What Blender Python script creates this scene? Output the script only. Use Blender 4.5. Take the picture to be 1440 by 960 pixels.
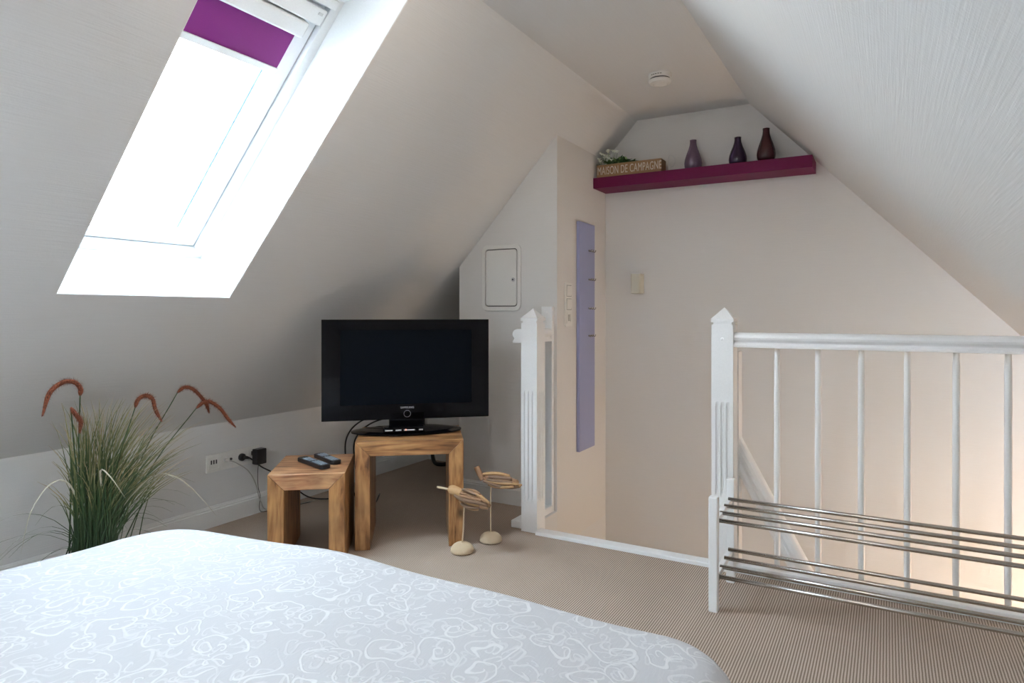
import bpy, bmesh, math, random
from mathutils import Vector, Matrix
random.seed(7)
C = bpy.context.scene.collection
S = bpy.context.scene
PI = math.pi
for o in list(bpy.data.objects): bpy.data.objects.remove(o)

# ------------------------------------------------------------------ camera, sky, lights, exposure
TH = 0.5168; LAMPS = 1
cam_d = bpy.data.cameras.new('camera'); cam = bpy.data.objects.new('camera', cam_d); C.objects.link(cam)
cam.location = (0, 0, 1.05); cam.rotation_euler = (PI/2, 0, TH)
cam_d.sensor_width = 36; cam_d.lens = 929.19/1440*36; cam_d.shift_y = -39.8/1440
cam_d.clip_start = 0.02; cam_d.clip_end = 200
S.camera = cam
S.view_settings.view_transform = 'Standard'; S.view_settings.look = 'None'
S.view_settings.gamma = 1.0; S.view_settings.use_curve_mapping = False
S.view_settings.exposure = 0.54

w = bpy.data.worlds.new('sky'); S.world = w; w.use_nodes = True
nt = w.node_tree; nt.nodes.clear()
out = nt.nodes.new('ShaderNodeOutputWorld'); bg = nt.nodes.new('ShaderNodeBackground')
tc = nt.nodes.new('ShaderNodeTexCoord'); sp = nt.nodes.new('ShaderNodeSeparateXYZ')
mr_ = nt.nodes.new('ShaderNodeMapRange'); mx = nt.nodes.new('ShaderNodeMix'); mx.data_type = 'RGBA'
nt.links.new(tc.outputs['Generated'], sp.inputs[0]); nt.links.new(sp.outputs['Z'], mr_.inputs[0])
mr_.inputs[1].default_value = 0.0; mr_.inputs[2].default_value = 0.9
nt.links.new(mr_.outputs[0], mx.inputs[0])
mx.inputs[6].default_value = (0.78, 0.88, 1.0, 1); mx.inputs[7].default_value = (0.72, 0.86, 1.0, 1)
nt.links.new(mx.outputs[2], bg.inputs[0]); bg.inputs[1].default_value = 29.0
nt.links.new(bg.outputs[0], out.inputs[0])

def light(name, kind, loc, energy, color, size=0.1, rot=None, **kw):
    d = bpy.data.lights.new(name, kind); o = bpy.data.objects.new(name, d); C.objects.link(o)
    o.location = loc; d.energy = energy; d.color = color
    if kind == 'AREA': d.size = size
    elif kind == 'SUN': d.angle = size
    else: d.shadow_soft_size = size
    if rot is not None: o.rotation_euler = rot
    for k, v in kw.items(): setattr(d, k, v)
    return o

# ------------------------------------------------------------------ measured room
YT = 2.804; YC = 3.161; XK = -2.893; ZK = 0.503; XC = -1.522; YG = 3.853; ZC = 2.216
XL = -1.317; XR = -0.668; M = 1.0876; MR = 1.0516
YB = -1.25; XRK = 0.95; ZLOW = -2.5
XCL = -2.145        # left face of the boxed-in column
NL = Vector((-M, 0, 1)).normalized()      # outward normal of left slope (up and out)
def zl(x): return ZK + M*(x-XK)
def zr(x): return ZC - MR*(x-XR)

# ------------------------------------------------------------------ materials
def newmat(name):
    m = bpy.data.materials.new(name); m.use_nodes = True
    return m, m.node_tree, m.node_tree.nodes['Principled BSDF']
def N(t, k, **kw):
    n = t.nodes.new(k)
    for a, b in kw.items(): setattr(n, a, b)
    return n
def plain(name, col, rough=0.5, metal=0.0, spec=0.5, coat=0.0, bump=0.0, bscale=200):
    m, t, b = newmat(name)
    b.inputs['Base Color'].default_value = (*col, 1); b.inputs['Roughness'].default_value = rough
    b.inputs['Metallic'].default_value = metal; b.inputs['Specular IOR Level'].default_value = spec
    b.inputs['Coat Weight'].default_value = coat
    tcn = N(t, 'ShaderNodeTexCoord'); no = N(t, 'ShaderNodeTexNoise'); no.inputs['Scale'].default_value = bscale
    no.inputs['Detail'].default_value = 3
    t.links.new(tcn.outputs['Object'], no.inputs['Vector'])
    mm = N(t, 'ShaderNodeMix', data_type='RGBA'); mm.inputs[6].default_value = (*[c*0.95 for c in col], 1); mm.inputs[7].default_value = (*[min(1, c*1.04) for c in col], 1)
    t.links.new(no.outputs['Fac'], mm.inputs[0]); t.links.new(mm.outputs[2], b.inputs['Base Color'])
    if bump:
        bp = N(t, 'ShaderNodeBump'); bp.inputs['Strength'].default_value = bump; bp.inputs['Distance'].default_value = 0.002
        t.links.new(no.outputs['Fac'], bp.inputs['Height']); t.links.new(bp.outputs[0], b.inputs['Normal'])
    return m
def wallpaper(name, col, scale, strength=0.35, rough=0.6):
    """fine woven, horizontally fibred wallpaper painted matt; scale = fibre frequency per axis"""
    m, t, b = newmat(name)
    b.inputs['Base Color'].default_value = (*col, 1); b.inputs['Roughness'].default_value = rough
    tcn = N(t, 'ShaderNodeTexCoord'); mp = N(t, 'ShaderNodeMapping'); mp.inputs['Scale'].default_value = scale
    t.links.new(tcn.outputs['Object'], mp.inputs[0])
    no = N(t, 'ShaderNodeTexNoise'); no.inputs['Scale'].default_value = 1; no.inputs['Detail'].default_value = 2
    t.links.new(mp.outputs[0], no.inputs['Vector'])
    n2 = N(t, 'ShaderNodeTexNoise'); n2.inputs['Scale'].default_value = 160; n2.inputs['Detail'].default_value = 2
    t.links.new(tcn.outputs['Object'], n2.inputs['Vector'])
    ad = N(t, 'ShaderNodeMath', operation='MULTIPLY_ADD'); ad.inputs[1].default_value = 0.35
    t.links.new(n2.outputs['Fac'], ad.inputs[0]); t.links.new(no.outputs['Fac'], ad.inputs[2])
    bp = N(t, 'ShaderNodeBump'); bp.inputs['Strength'].default_value = strength; bp.inputs['Distance'].default_value = 0.002
    t.links.new(ad.outputs[0], bp.inputs['Height']); t.links.new(bp.outputs[0], b.inputs['Normal'])
    mm = N(t, 'ShaderNodeMix', data_type='RGBA'); mm.inputs[6].default_value = (*[c*0.965 for c in col], 1); mm.inputs[7].default_value = (*[min(1, c*1.02) for c in col], 1)
    t.links.new(no.outputs['Fac'], mm.inputs[0]); t.links.new(mm.outputs[2], b.inputs['Base Color'])
    return m
def wood(name, axis, dark=(0.10, 0.035, 0.012), mid=(0.34, 0.155, 0.055), lite=(0.58, 0.32, 0.13), seed=0.0):
    m, t, b = newmat(name)
    tcn = N(t, 'ShaderNodeTexCoord'); mp = N(t, 'ShaderNodeMapping')
    sc = [20, 20, 20]; sc[axis] = 2.4
    mp.inputs['Scale'].default_value = sc; mp.inputs['Location'].default_value = (seed, seed*2, seed*3)
    t.links.new(tcn.outputs['Object'], mp.inputs[0])
    n1 = N(t, 'ShaderNodeTexNoise'); n1.inputs['Scale'].default_value = 1; n1.inputs['Detail'].default_value = 5; n1.inputs['Distortion'].default_value = 2.2
    t.links.new(mp.outputs[0], n1.inputs['Vector'])
    n2 = N(t, 'ShaderNodeTexNoise'); n2.inputs['Scale'].default_value = 9; n2.inputs['Detail'].default_value = 2
    t.links.new(tcn.outputs['Object'], n2.inputs['Vector'])
    r = N(t, 'ShaderNodeValToRGB'); e = r.color_ramp.elements
    e[0].position = 0.30; e[0].color = (*dark, 1); e[1].position = 0.72; e[1].color = (*lite, 1)
    k = e.new(0.45); k.color = (*mid, 1); k = e.new(0.58); k.color = (*[a*0.5+b_*0.5 for a, b_ in zip(mid, lite)], 1)
    t.links.new(n1.outputs['Fac'], r.inputs[0])
    # knots
    vo = N(t, 'ShaderNodeTexVoronoi'); vo.inputs['Scale'].default_value = 5.5
    nm = N(t, 'ShaderNodeMapping'); s3 = [1, 1, 1]; s3[axis] = 0.6; nm.inputs['Scale'].default_value = s3; nm.inputs['Location'].default_value = (seed*1.7, 0.3, 0.2)
    t.links.new(tcn.outputs['Object'], nm.inputs[0]); t.links.new(nm.outputs[0], vo.inputs['Vector'])
    kr = N(t, 'ShaderNodeMapRange'); kr.inputs[1].default_value = 0.03; kr.inputs[2].default_value = 0.14; kr.inputs[3].default_value = 0.25; kr.inputs[4].default_value = 1
    t.links.new(vo.outputs['Distance'], kr.inputs[0])
    pr = N(t, 'ShaderNodeMapRange'); pr.inputs[1].default_value = 0.3; pr.inputs[2].default_value = 0.7; pr.inputs[3].default_value = 0.72; pr.inputs[4].default_value = 1.12
    t.links.new(n2.outputs['Fac'], pr.inputs[0])
    mu = N(t, 'ShaderNodeMath', operation='MULTIPLY'); t.links.new(kr.outputs[0], mu.inputs[0]); t.links.new(pr.outputs[0], mu.inputs[1])
    vm = N(t, 'ShaderNodeVectorMath', operation='SCALE'); t.links.new(r.outputs[0], vm.inputs[0]); t.links.new(mu.outputs[0], vm.inputs['Scale'])
    t.links.new(vm.outputs[0], b.inputs['Base Color'])
    b.inputs['Roughness'].default_value = 0.42; b.inputs['Coat Weight'].default_value = 0.12
    bp = N(t, 'ShaderNodeBump'); bp.inputs['Strength'].default_value = 0.25; bp.inputs['Distance'].default_value = 0.001
    t.links.new(n1.outputs['Fac'], bp.inputs['Height']); t.links.new(bp.outputs[0], b.inputs['Normal'])
    return m
def carpet():
    m, t, b = newmat('ribbed_carpet')
    tcn = N(t, 'ShaderNodeTexCoord'); sp = N(t, 'ShaderNodeSeparateXYZ'); t.links.new(tcn.outputs['Object'], sp.inputs[0])
    no = N(t, 'ShaderNodeTexNoise'); no.inputs['Scale'].default_value = 40; no.inputs['Detail'].default_value = 3
    t.links.new(tcn.outputs['Object'], no.inputs['Vector'])
    def m_(op, a, b2=None, c=None):
        n = N(t, 'ShaderNodeMath', operation=op)
        for i, v in enumerate((a, b2, c)):
            if v is None: continue
            if isinstance(v, (int, float)): n.inputs[i].default_value = v
            else: t.links.new(v, n.inputs[i])
        return n.outputs[0]
    x = m_('MULTIPLY_ADD', no.outputs['Fac'], 0.0016, sp.outputs['X'])
    s = m_('SINE', m_('MULTIPLY', x, 2*PI/0.0083)); h = m_('MULTIPLY_ADD', s, 0.5, 0.5)
    row = m_('FLOOR', m_('MULTIPLY_ADD', x, 1/0.0083, 0.25))
    yy = m_('MULTIPLY_ADD', row, 0.0031, sp.outputs['Y'])
    s2 = m_('MULTIPLY_ADD', m_('SINE', m_('MULTIPLY', yy, 2*PI/0.0065)), 0.5, 0.5)
    hh = m_('MULTIPLY_ADD', s2, 0.30, m_('MULTIPLY', h, 0.8))
    r = N(t, 'ShaderNodeValToRGB'); e = r.color_ramp.elements
    e[0].position = 0.12; e[0].color = (0.165, 0.115, 0.085, 1); e[1].position = 0.80; e[1].color = (0.56, 0.46, 0.38, 1)
    t.links.new(hh, r.inputs[0])
    n3 = N(t, 'ShaderNodeTexNoise'); n3.inputs['Scale'].default_value = 2.2; n3.inputs['Detail'].default_value = 4
    t.links.new(tcn.outputs['Object'], n3.inputs['Vector'])
    mr = N(t, 'ShaderNodeMapRange'); mr.inputs[1].default_value = 0.3; mr.inputs[2].default_value = 0.7; mr.inputs[3].default_value = 0.93; mr.inputs[4].default_value = 1.06
    t.links.new(n3.outputs['Fac'], mr.inputs[0])
    vm = N(t, 'ShaderNodeVectorMath', operation='SCALE'); t.links.new(r.outputs[0], vm.inputs[0]); t.links.new(mr.outputs[0], vm.inputs['Scale'])
    t.links.new(vm.outputs[0], b.inputs['Base Color']); b.inputs['Roughness'].default_value = 0.85
    b.inputs['Specular IOR Level'].default_value = 0.25
    bp = N(t, 'ShaderNodeBump'); bp.inputs['Strength'].default_value = 0.5; bp.inputs['Distance'].default_value = 0.0015
    t.links.new(hh, bp.inputs['Height']); t.links.new(bp.outputs[0], b.inputs['Normal'])
    return m
def jacquard():
    """pale grey cloth with white woven scrollwork"""
    m, t, b = newmat('scroll_jacquard')
    tcn = N(t, 'ShaderNodeTexCoord')
    def m_(op, a, b2=None, c=None):
        n = N(t, 'ShaderNodeMath', operation=op)
        for i, v in enumerate((a, b2, c)):
            if v is None: continue
            if isinstance(v, (int, float)): n.inputs[i].default_value = v
            else: t.links.new(v, n.inputs[i])
        return n.outputs[0]
    dn = N(t, 'ShaderNodeTexNoise'); dn.inputs['Scale'].default_value = 14; dn.inputs['Detail'].default_value = 1
    t.links.new(tcn.outputs['UV'], dn.inputs['Vector'])
    sub = N(t, 'ShaderNodeVectorMath', operation='MULTIPLY_ADD'); sub.inputs[1].default_value = (0.06,)*3
    t.links.new(dn.outputs['Color'], sub.inputs[0]); t.links.new(tcn.outputs['UV'], sub.inputs[2])
    lines = []
    for k, (sc, turns, wd, off) in enumerate(((12.0, 1.7, 0.115, 0.0), (18.0, 1.3, 0.13, 3.3), (27.0, 1.0, 0.15, 7.7))):
        mp = N(t, 'ShaderNodeMapping'); mp.inputs['Scale'].default_value = (sc, sc, 1); mp.inputs['Location'].default_value = (off, off*0.7, 0)
        t.links.new(sub.outputs[0], mp.inputs[0])
        vo = N(t, 'ShaderNodeTexVoronoi', voronoi_dimensions='2D'); vo.inputs['Scale'].default_value = 1
        t.links.new(mp.outputs[0], vo.inputs['Vector'])
        d = N(t, 'ShaderNodeVectorMath', operation='SUBTRACT'); t.links.new(mp.outputs[0], d.inputs[0]); t.links.new(vo.outputs['Position'], d.inputs[1])
        s = N(t, 'ShaderNodeSeparateXYZ'); t.links.new(d.outputs[0], s.inputs[0])
        sc_ = N(t, 'ShaderNodeSeparateColor'); t.links.new(vo.outputs['Color'], sc_.inputs[0])
        ang = m_('ARCTAN2', s.outputs['Y'], s.outputs['X'])
        sg = m_('SIGN', m_('SUBTRACT', sc_.outputs['Red'], 0.5))
        a = m_('ADD', m_('MULTIPLY', m_('DIVIDE', ang, 2*PI), sg), sc_.outputs['Green'])
        v = m_('FRACT', m_('ADD', m_('ADD', a, m_('MULTIPLY', vo.outputs['Distance'], turns*1.6)), 4.0))
        lw = m_('ABSOLUTE', m_('SUBTRACT', v, 0.5))
        band = N(t, 'ShaderNodeMapRange'); band.interpolation_type = 'SMOOTHSTEP'
        band.inputs[1].default_value = wd*0.4; band.inputs[2].default_value = wd; band.inputs[3].default_value = 1; band.inputs[4].default_value = 0
        t.links.new(lw, band.inputs[0])
        fo = N(t, 'ShaderNodeMapRange'); fo.inputs[1].default_value = 0.62; fo.inputs[2].default_value = 0.5; t.links.new(vo.outputs['Distance'], fo.inputs[0])
        keep = m_('GREATER_THAN', sc_.outputs['Blue'], (0.10, 0.20, 0.25)[k])
        lines.append(m_('MULTIPLY', m_('MULTIPLY', band.outputs[0], fo.outputs[0]), keep))
    tot = m_('MAXIMUM', m_('MAXIMUM', lines[0], m_('MULTIPLY', lines[1], 0.65)), m_('MULTIPLY', lines[2], 0.45))
    # weave streaks
    mp = N(t, 'ShaderNodeMapping'); mp.inputs['Scale'].default_value = (300, 40, 1); mp.inputs['Rotation'].default_value = (0, 0, 0.5)
    t.links.new(tcn.outputs['UV'], mp.inputs[0])
    st = N(t, 'ShaderNodeTexNoise'); st.inputs['Scale'].default_value = 1; st.inputs['Detail'].default_value = 2; t.links.new(mp.outputs[0], st.inputs['Vector'])
    fac = m_('MULTIPLY_ADD', m_('SUBTRACT', st.outputs['Fac'], 0.5), 0.55, tot)
    mm = N(t, 'ShaderNodeMix', data_type='RGBA'); mm.inputs[6].default_value = (0.47, 0.47, 0.495, 1); mm.inputs[7].default_value = (0.62, 0.62, 0.63, 1)
    t.links.new(fac, mm.inputs[0]); t.links.new(mm.outputs[2], b.inputs['Base Color'])
    b.inputs['Roughness'].default_value = 0.75; b.inputs['Sheen Weight'].default_value = 0.2
    bp = N(t, 'ShaderNodeBump'); bp.inputs['Strength'].default_value = 0.35; bp.inputs['Distance'].default_value = 0.002
    t.links.new(fac, bp.inputs['Height']); t.links.new(bp.outputs[0], b.inputs['Normal'])
    return m
def pane_mat():
    m = bpy.data.materials.new('window_glass'); m.use_nodes = True; t = m.node_tree; t.nodes.clear()
    o = N(t, 'ShaderNodeOutputMaterial'); mi = N(t, 'ShaderNodeMixShader'); tr = N(t, 'ShaderNodeBsdfTransparent'); gl = N(t, 'ShaderNodeBsdfGlossy')
    tr.inputs[0].default_value = (0.96, 0.98, 0.97, 1); gl.inputs['Roughness'].default_value = 0.02
    lw = N(t, 'ShaderNodeLayerWeight'); lw.inputs[0].default_value = 0.5
    pw = N(t, 'ShaderNodeMath', operation='POWER'); pw.inputs[1].default_value = 5; t.links.new(lw.outputs['Facing'], pw.inputs[0])
    fr = N(t, 'ShaderNodeMath', operation='MULTIPLY_ADD'); fr.inputs[1].default_value = 0.8; fr.inputs[2].default_value = 0.03; t.links.new(pw.outputs[0], fr.inputs[0])
    t.links.new(fr.outputs[0], mi.inputs[0]); t.links.new(tr.outputs[0], mi.inputs[1]); t.links.new(gl.outputs[0], mi.inputs[2]); t.links.new(mi.outputs[0], o.inputs[0])
    return m
def blade_mat():
    m, t, b = newmat('grass_blade')
    at = N(t, 'ShaderNodeAttribute', attribute_name='tip'); r = N(t, 'ShaderNodeValToRGB'); e = r.color_ramp.elements
    e[0].position = 0.0; e[0].color = (0.012, 0.035, 0.018, 1); e[1].position = 1.0; e[1].color = (0.50, 0.38, 0.24, 1)
    k = e.new(0.42); k.color = (0.05, 0.10, 0.035, 1); k = e.new(0.64); k.color = (0.24, 0.25, 0.11, 1); k = e.new(0.86); k.color = (0.48, 0.40, 0.24, 1)
    t.links.new(at.outputs['Fac'], r.inputs[0]); t.links.new(r.outputs[0], b.inputs['Base Color']); b.inputs['Roughness'].default_value = 0.45
    return m
def rust_mat():
    m, t, b = newmat('rust_plume'); tcn = N(t, 'ShaderNodeTexCoord'); no = N(t, 'ShaderNodeTexNoise'); no.inputs['Scale'].default_value = 220
    t.links.new(tcn.outputs['Object'], no.inputs['Vector']); r = N(t, 'ShaderNodeValToRGB'); e = r.color_ramp.elements
    e[0].position = 0.35; e[0].color = (0.10, 0.018, 0.006, 1); e[1].position = 0.7; e[1].color = (0.38, 0.12, 0.06, 1)
    t.links.new(no.outputs['Fac'], r.inputs[0]); t.links.new(r.outputs[0], b.inputs['Base Color']); b.inputs['Roughness'].default_value = 0.8
    return m

WHITE = (0.72, 0.72, 0.72)
M_wallX = wallpaper('woven_wallpaper_side', WHITE, (40, 9, 330))
M_wallY = wallpaper('woven_wallpaper_gable', (0.73, 0.713, 0.695), (9, 40, 330))
M_slopeL = wallpaper('woven_wallpaper_slope', WHITE, (200, 7, 200))
M_slopeR = wallpaper('woven_wallpaper_slope_right', WHITE, (230, 6, 230), 0.6, 0.42)
M_ceil = wallpaper('woven_wallpaper_ceiling', WHITE, (330, 9, 30), 0.25)
M_white = plain('white_gloss_paint', (0.89, 0.90, 0.91), 0.3)
M_trim = plain('white_trim_paint', (0.80, 0.80, 0.79), 0.35)
M_plastic = plain('white_plastic', (0.78, 0.77, 0.74), 0.35)
M_reveal = plain('window_reveal_paint', (0.86, 0.88, 0.89), 0.5)
M_frame = plain('window_frame_white', (0.83, 0.86, 0.88), 0.35)
M_blind = plain('purple_blind_fabric', (0.165, 0.015, 0.14), 0.6, spec=0.2)
M_alu = plain('brushed_aluminium', (0.62, 0.63, 0.64), 0.3, 1.0)
M_steel = plain('satin_steel', (0.50, 0.47, 0.43), 0.27, 1.0)
M_blue = plain('blue_spacer', (0.03, 0.09, 0.42), 0.5)
M_dark = plain('dark_gap', (0.05, 0.05, 0.055), 0.6)
M_black = plain('black_plastic', (0.010, 0.010, 0.012), 0.35)
M_gloss = plain('piano_black', (0.003, 0.003, 0.004), 0.07, spec=0.16)
M_screen = plain('matte_screen', (0.003, 0.005, 0.008), 0.3, spec=0.05)
M_chrome = plain('chrome', (0.75, 0.75, 0.76), 0.12, 1.0)
M_logo = plain('silver_print', (0.6, 0.6, 0.62), 0.4)
M_shelf = plain('magenta_lacquer', (0.125, 0.001, 0.045), 0.5, spec=0.2)
M_lilac = plain('lilac_board', (0.31, 0.33, 0.52), 0.45)
M_vase1 = plain('lilac_glaze', (0.15, 0.10, 0.155), 0.12)
M_vase2 = plain('violet_glaze', (0.030, 0.016, 0.045), 0.10)
M_vase3 = plain('plum_glaze', (0.045, 0.010, 0.014), 0.10)
M_boxw = plain('raw_wood_box', (0.27, 0.15, 0.065), 0.6, bscale=60)
M_print = plain('cream_print', (0.62, 0.54, 0.44), 0.6)
M_drift = plain('driftwood', (0.33, 0.185, 0.10), 0.75, bump=0.4, bscale=60)
M_drift2 = plain('driftwood_grey', (0.22, 0.135, 0.085), 0.8, bump=0.4, bscale=60)
M_head = plain('pale_driftwood', (0.48, 0.29, 0.14), 0.7, bump=0.3, bscale=40)
M_stone = plain('cream_stone', (0.60, 0.47, 0.32), 0.85, bump=0.8, bscale=70)
M_stick = plain('peeled_stick', (0.58, 0.46, 0.31), 0.6)
M_cream = plain('cream_ceramic', (0.60, 0.57, 0.47), 0.45)
M_leaf = plain('dark_leaf', (0.025, 0.07, 0.02), 0.45)
M_leaf2 = plain('light_leaf', (0.16, 0.24, 0.08), 0.5)
M_petal = plain('white_petal', (0.85, 0.85, 0.74), 0.6)
M_greycab = plain('grey_cable', (0.45, 0.44, 0.41), 0.5)
M_pot = plain('dark_pot', (0.05, 0.045, 0.04), 0.6)
M_paleblade = plain('pale_blade', (0.62, 0.60, 0.50), 0.5)
M_btn = plain('grey_button', (0.35, 0.42, 0.50), 0.35)
M_mattress = plain('mattress_ticking', (0.7, 0.7, 0.7), 0.8)
M_carpet = carpet(); M_jac = jacquard(); M_pane = pane_mat(); M_blade = blade_mat(); M_rust = rust_mat()
M_woodx = wood('rosewood_rail', 0, seed=1.3); M_woodz = wood('rosewood_post', 2, seed=4.1)
M_woodx2 = wood('rosewood_rail_light', 0, (0.13, 0.045, 0.02), (0.40, 0.18, 0.085), (0.64, 0.38, 0.19), seed=8.2); M_woodz2 = wood('rosewood_post_light', 2, seed=6.4)
M_tread = wood('pine_tread', 0, (0.35, 0.2, 0.1), (0.5, 0.32, 0.17), (0.62, 0.42, 0.24), seed=2.0)
def emit(name, col, s):
    m, t, b = newmat(name); b.inputs['Emission Color'].default_value = (*col, 1); b.inputs['Emission Strength'].default_value = s; return m
M_led = emit('orange_led', (1, 0.25, 0.05), 1.2)

# ------------------------------------------------------------------ mesh helpers
def obj(name, bm, mat, parent=None, smooth=False, bevel=0.0, seg=2, uv=None):
    bmesh.ops.recalc_face_normals(bm, faces=bm.faces)
    if bevel:
        ed = [e for e in bm.edges if len(e.link_faces) == 2 and e.calc_face_angle(0) > 0.5]
        bmesh.ops.bevel(bm, geom=ed, offset=bevel, segments=seg, affect='EDGES', profile=0.5, clamp_overlap=True)
    me = bpy.data.meshes.new(name); bm.to_mesh(me); bm.free()
    me.materials.append(mat)
    if smooth:
        for p in me.polygons: p.use_smooth = True
    o = bpy.data.objects.new(name, me); C.objects.link(o)
    if parent: o.parent = parent
    return o
def thing(name, label, cat, loc=(0, 0, 0), rotz=0, group=None):
    o = bpy.data.objects.new(name, None); C.objects.link(o); o.empty_display_size = 0.05
    o.location = loc; o.rotation_euler = (0, 0, rotz); o['label'] = label; o['category'] = cat
    if group: o['group'] = group
    return o
def tag(o, label, cat, group=None):
    o['label'] = label; o['category'] = cat
    if group: o['group'] = group
    return o
def struct(name, bm, m, parent=None, **kw):
    o = obj(name, bm, m, parent, **kw)
    if not parent: o['kind'] = 'structure'
    return o
def BM(): return bmesh.new()
def bx(bm, x0, x1, y0, y1, z0, z1, mtx=None):
    vs = [bm.verts.new((x, y, z)) for x in (x0, x1) for y in (y0, y1) for z in (z0, z1)]
    for f in ((0, 1, 3, 2), (4, 6, 7, 5), (0, 4, 5, 1), (2, 3, 7, 6), (0, 2, 6, 4), (1, 5, 7, 3)):
        bm.faces.new([vs[i] for i in f])
    if mtx: bmesh.ops.transform(bm, matrix=mtx, verts=vs)
    return bm
def box(x0, x1, y0, y1, z0, z1, mtx=None): return bx(BM(), x0, x1, y0, y1, z0, z1, mtx)
def slab(bm, pts, off):
    """closed prism: polygon pts (3D) swept by off"""
    off = Vector(off); a = [bm.verts.new(p) for p in pts]; b = [bm.verts.new(Vector(p)+off) for p in pts]
    bm.faces.new(a); bm.faces.new(b[::-1]); n = len(a)
    for i in range(n): bm.faces.new((a[i], a[(i+1) % n], b[(i+1) % n], b[i]))
    return bm
def lathe(bm, prof, c=(0, 0, 0), n=24, mtx=None):
    rings = []; vv = []
    for r, z in prof:
        if r < 1e-6: v = [bm.verts.new((c[0], c[1], c[2]+z))]
        else: v = [bm.verts.new((c[0]+r*math.cos(2*PI*i/n), c[1]+r*math.sin(2*PI*i/n), c[2]+z)) for i in range(n)]
        rings.append(v); vv += v
    for a, b in zip(rings, rings[1:]):
        for i in range(n):
            j = (i+1) % n
            if len(a) == 1 and len(b) == 1: continue
            if len(a) == 1: bm.faces.new((a[0], b[i], b[j]))
            elif len(b) == 1: bm.faces.new((a[i], a[j], b[0]))
            else: bm.faces.new((a[i], a[j], b[j], b[i]))
    if mtx: bmesh.ops.transform(bm, matrix=mtx, verts=vv)
    return bm
def catmull(P, k=8):
    P = [Vector(p) for p in P]; P = [2*P[0]-P[1]]+P+[2*P[-1]-P[-2]]; out = []
    for i in range(1, len(P)-2):
        for j in range(k):
            t = j/k; a, b, c, d = P[i-1:i+3]
            out.append(0.5*((2*b)+(c-a)*t+(2*a-5*b+4*c-d)*t*t+(-a+3*b-3*c+d)*t**3))
    out.append(P[-2]); return out
def tube(bm, pts, rad, n=8):
    """rad: number or list; capped"""
    pts = [Vector(p) for p in pts]; L = len(pts)
    if not hasattr(rad, '__len__'): rad = [rad]*L
    up = Vector((0.13, 0.31, 0.94)).normalized(); rings = []
    for i, p in enumerate(pts):
        d = (pts[min(i+1, L-1)]-pts[max(i-1, 0)]).normalized()
        if abs(d.dot(up)) > 0.97: up = Vector((1, 0.1, 0)).normalized()
        a = d.cross(up).normalized(); b = a.cross(d).normalized(); up = b
        rings.append([bm.verts.new(p+rad[i]*(a*math.cos(2*PI*k/n)+b*math.sin(2*PI*k/n))) for k in range(n)])
    for r, s in zip(rings, rings[1:]):
        for k in range(n): bm.faces.new((r[k], r[(k+1) % n], s[(k+1) % n], s[k]))
    bm.faces.new(rings[0][::-1]); bm.faces.new(rings[-1]); return bm
def rrect(w_, h_, r, k=5):
    P = []
    for cx, cy, a0 in ((w_/2-r, h_/2-r, 0), (-w_/2+r, h_/2-r, PI/2), (-w_/2+r, -h_/2+r, PI), (w_/2-r, -h_/2+r, 1.5*PI)):
        for i in range(k+1):
            a = a0+PI/2*i/k; P.append((cx+r*math.cos(a), cy+r*math.sin(a)))
    return P
def ring(bm, outer, inner, off):
    """flat ring between two matching 3D loops, swept by off"""
    off = Vector(off); A = [bm.verts.new(p) for p in outer]; B = [bm.verts.new(p) for p in inner]
    A2 = [bm.verts.new(Vector(p)+off) for p in outer]; B2 = [bm.verts.new(Vector(p)+off) for p in inner]; n = len(A)
    for i in range(n):
        j = (i+1) % n
        bm.faces.new((A[i], A[j], B[j], B[i])); bm.faces.new((A2[i], B2[i], B2[j], A2[j]))
        bm.faces.new((A[i], A2[i], A2[j], A[j])); bm.faces.new((B[i], B[j], B2[j], B2[i]))
    return bm
def text_mesh(name, body, size, mat, parent, mtx, xs=1.0, thick=0.0006, space=1.0):
    cu = bpy.data.curves.new(name, 'FONT'); cu.body = body; cu.size = size; cu.extrude = thick; cu.align_x = 'CENTER'; cu.align_y = 'CENTER'
    cu.space_character = space; cu.offset = 0.0
    t = bpy.data.objects.new(name+'_tmp', cu); C.objects.link(t)
    bpy.context.view_layer.update()
    me = bpy.data.meshes.new_from_object(t.evaluated_get(bpy.context.evaluated_depsgraph_get()))
    bpy.data.objects.remove(t); me.transform(Matrix.Diagonal((xs, 1, 1, 1))); me.transform(mtx); me.materials.clear(); me.materials.append(mat)
    o = bpy.data.objects.new(name, me); C.objects.link(o); o.parent = parent; return o
RX = lambda a: Matrix.Rotation(a, 4, 'X'); RY = lambda a: Matrix.Rotation(a, 4, 'Y'); RZ = lambda a: Matrix.Rotation(a, 4, 'Z'); T = lambda *v: Matrix.Translation(v)

# ------------------------------------------------------------------ structure
TW = 0.12
b = BM()   # floor slab around the stair opening
bx(b, XK-TW, XRK+TW, YB-TW, YT+0.0, -0.2, 0); bx(b, XK-TW, XC-0.02, YT, YG+TW, -0.2, 0)
struct('floor', b, M_carpet)
struct('wall_left', box(XK-TW, XK, YB, YG, 0, ZK), M_wallX)
struct('wall_far', slab(BM(), [(XK, YG, -0.2), (XK, YG, ZK), (XL, YG, ZC), (XR, YG, ZC), (1.6, YG, zr(1.6)), (1.6, YG, ZLOW), (XC, YG, ZLOW), (XC, YG, -0.2)], (0, TW, 0)), M_wallY)
struct('wall_back', slab(BM(), [(XK, YB, 0), (XK, YB, ZK), (XL, YB, ZC), (XR, YB, ZC), (XRK, YB, zr(XRK)), (XRK, YB, 0)], (0, -TW, 0)), M_wallY)
struct('wall_right', box(XRK, XRK+TW, YB, YT, 0, zr(XRK)), M_wallX)
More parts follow.
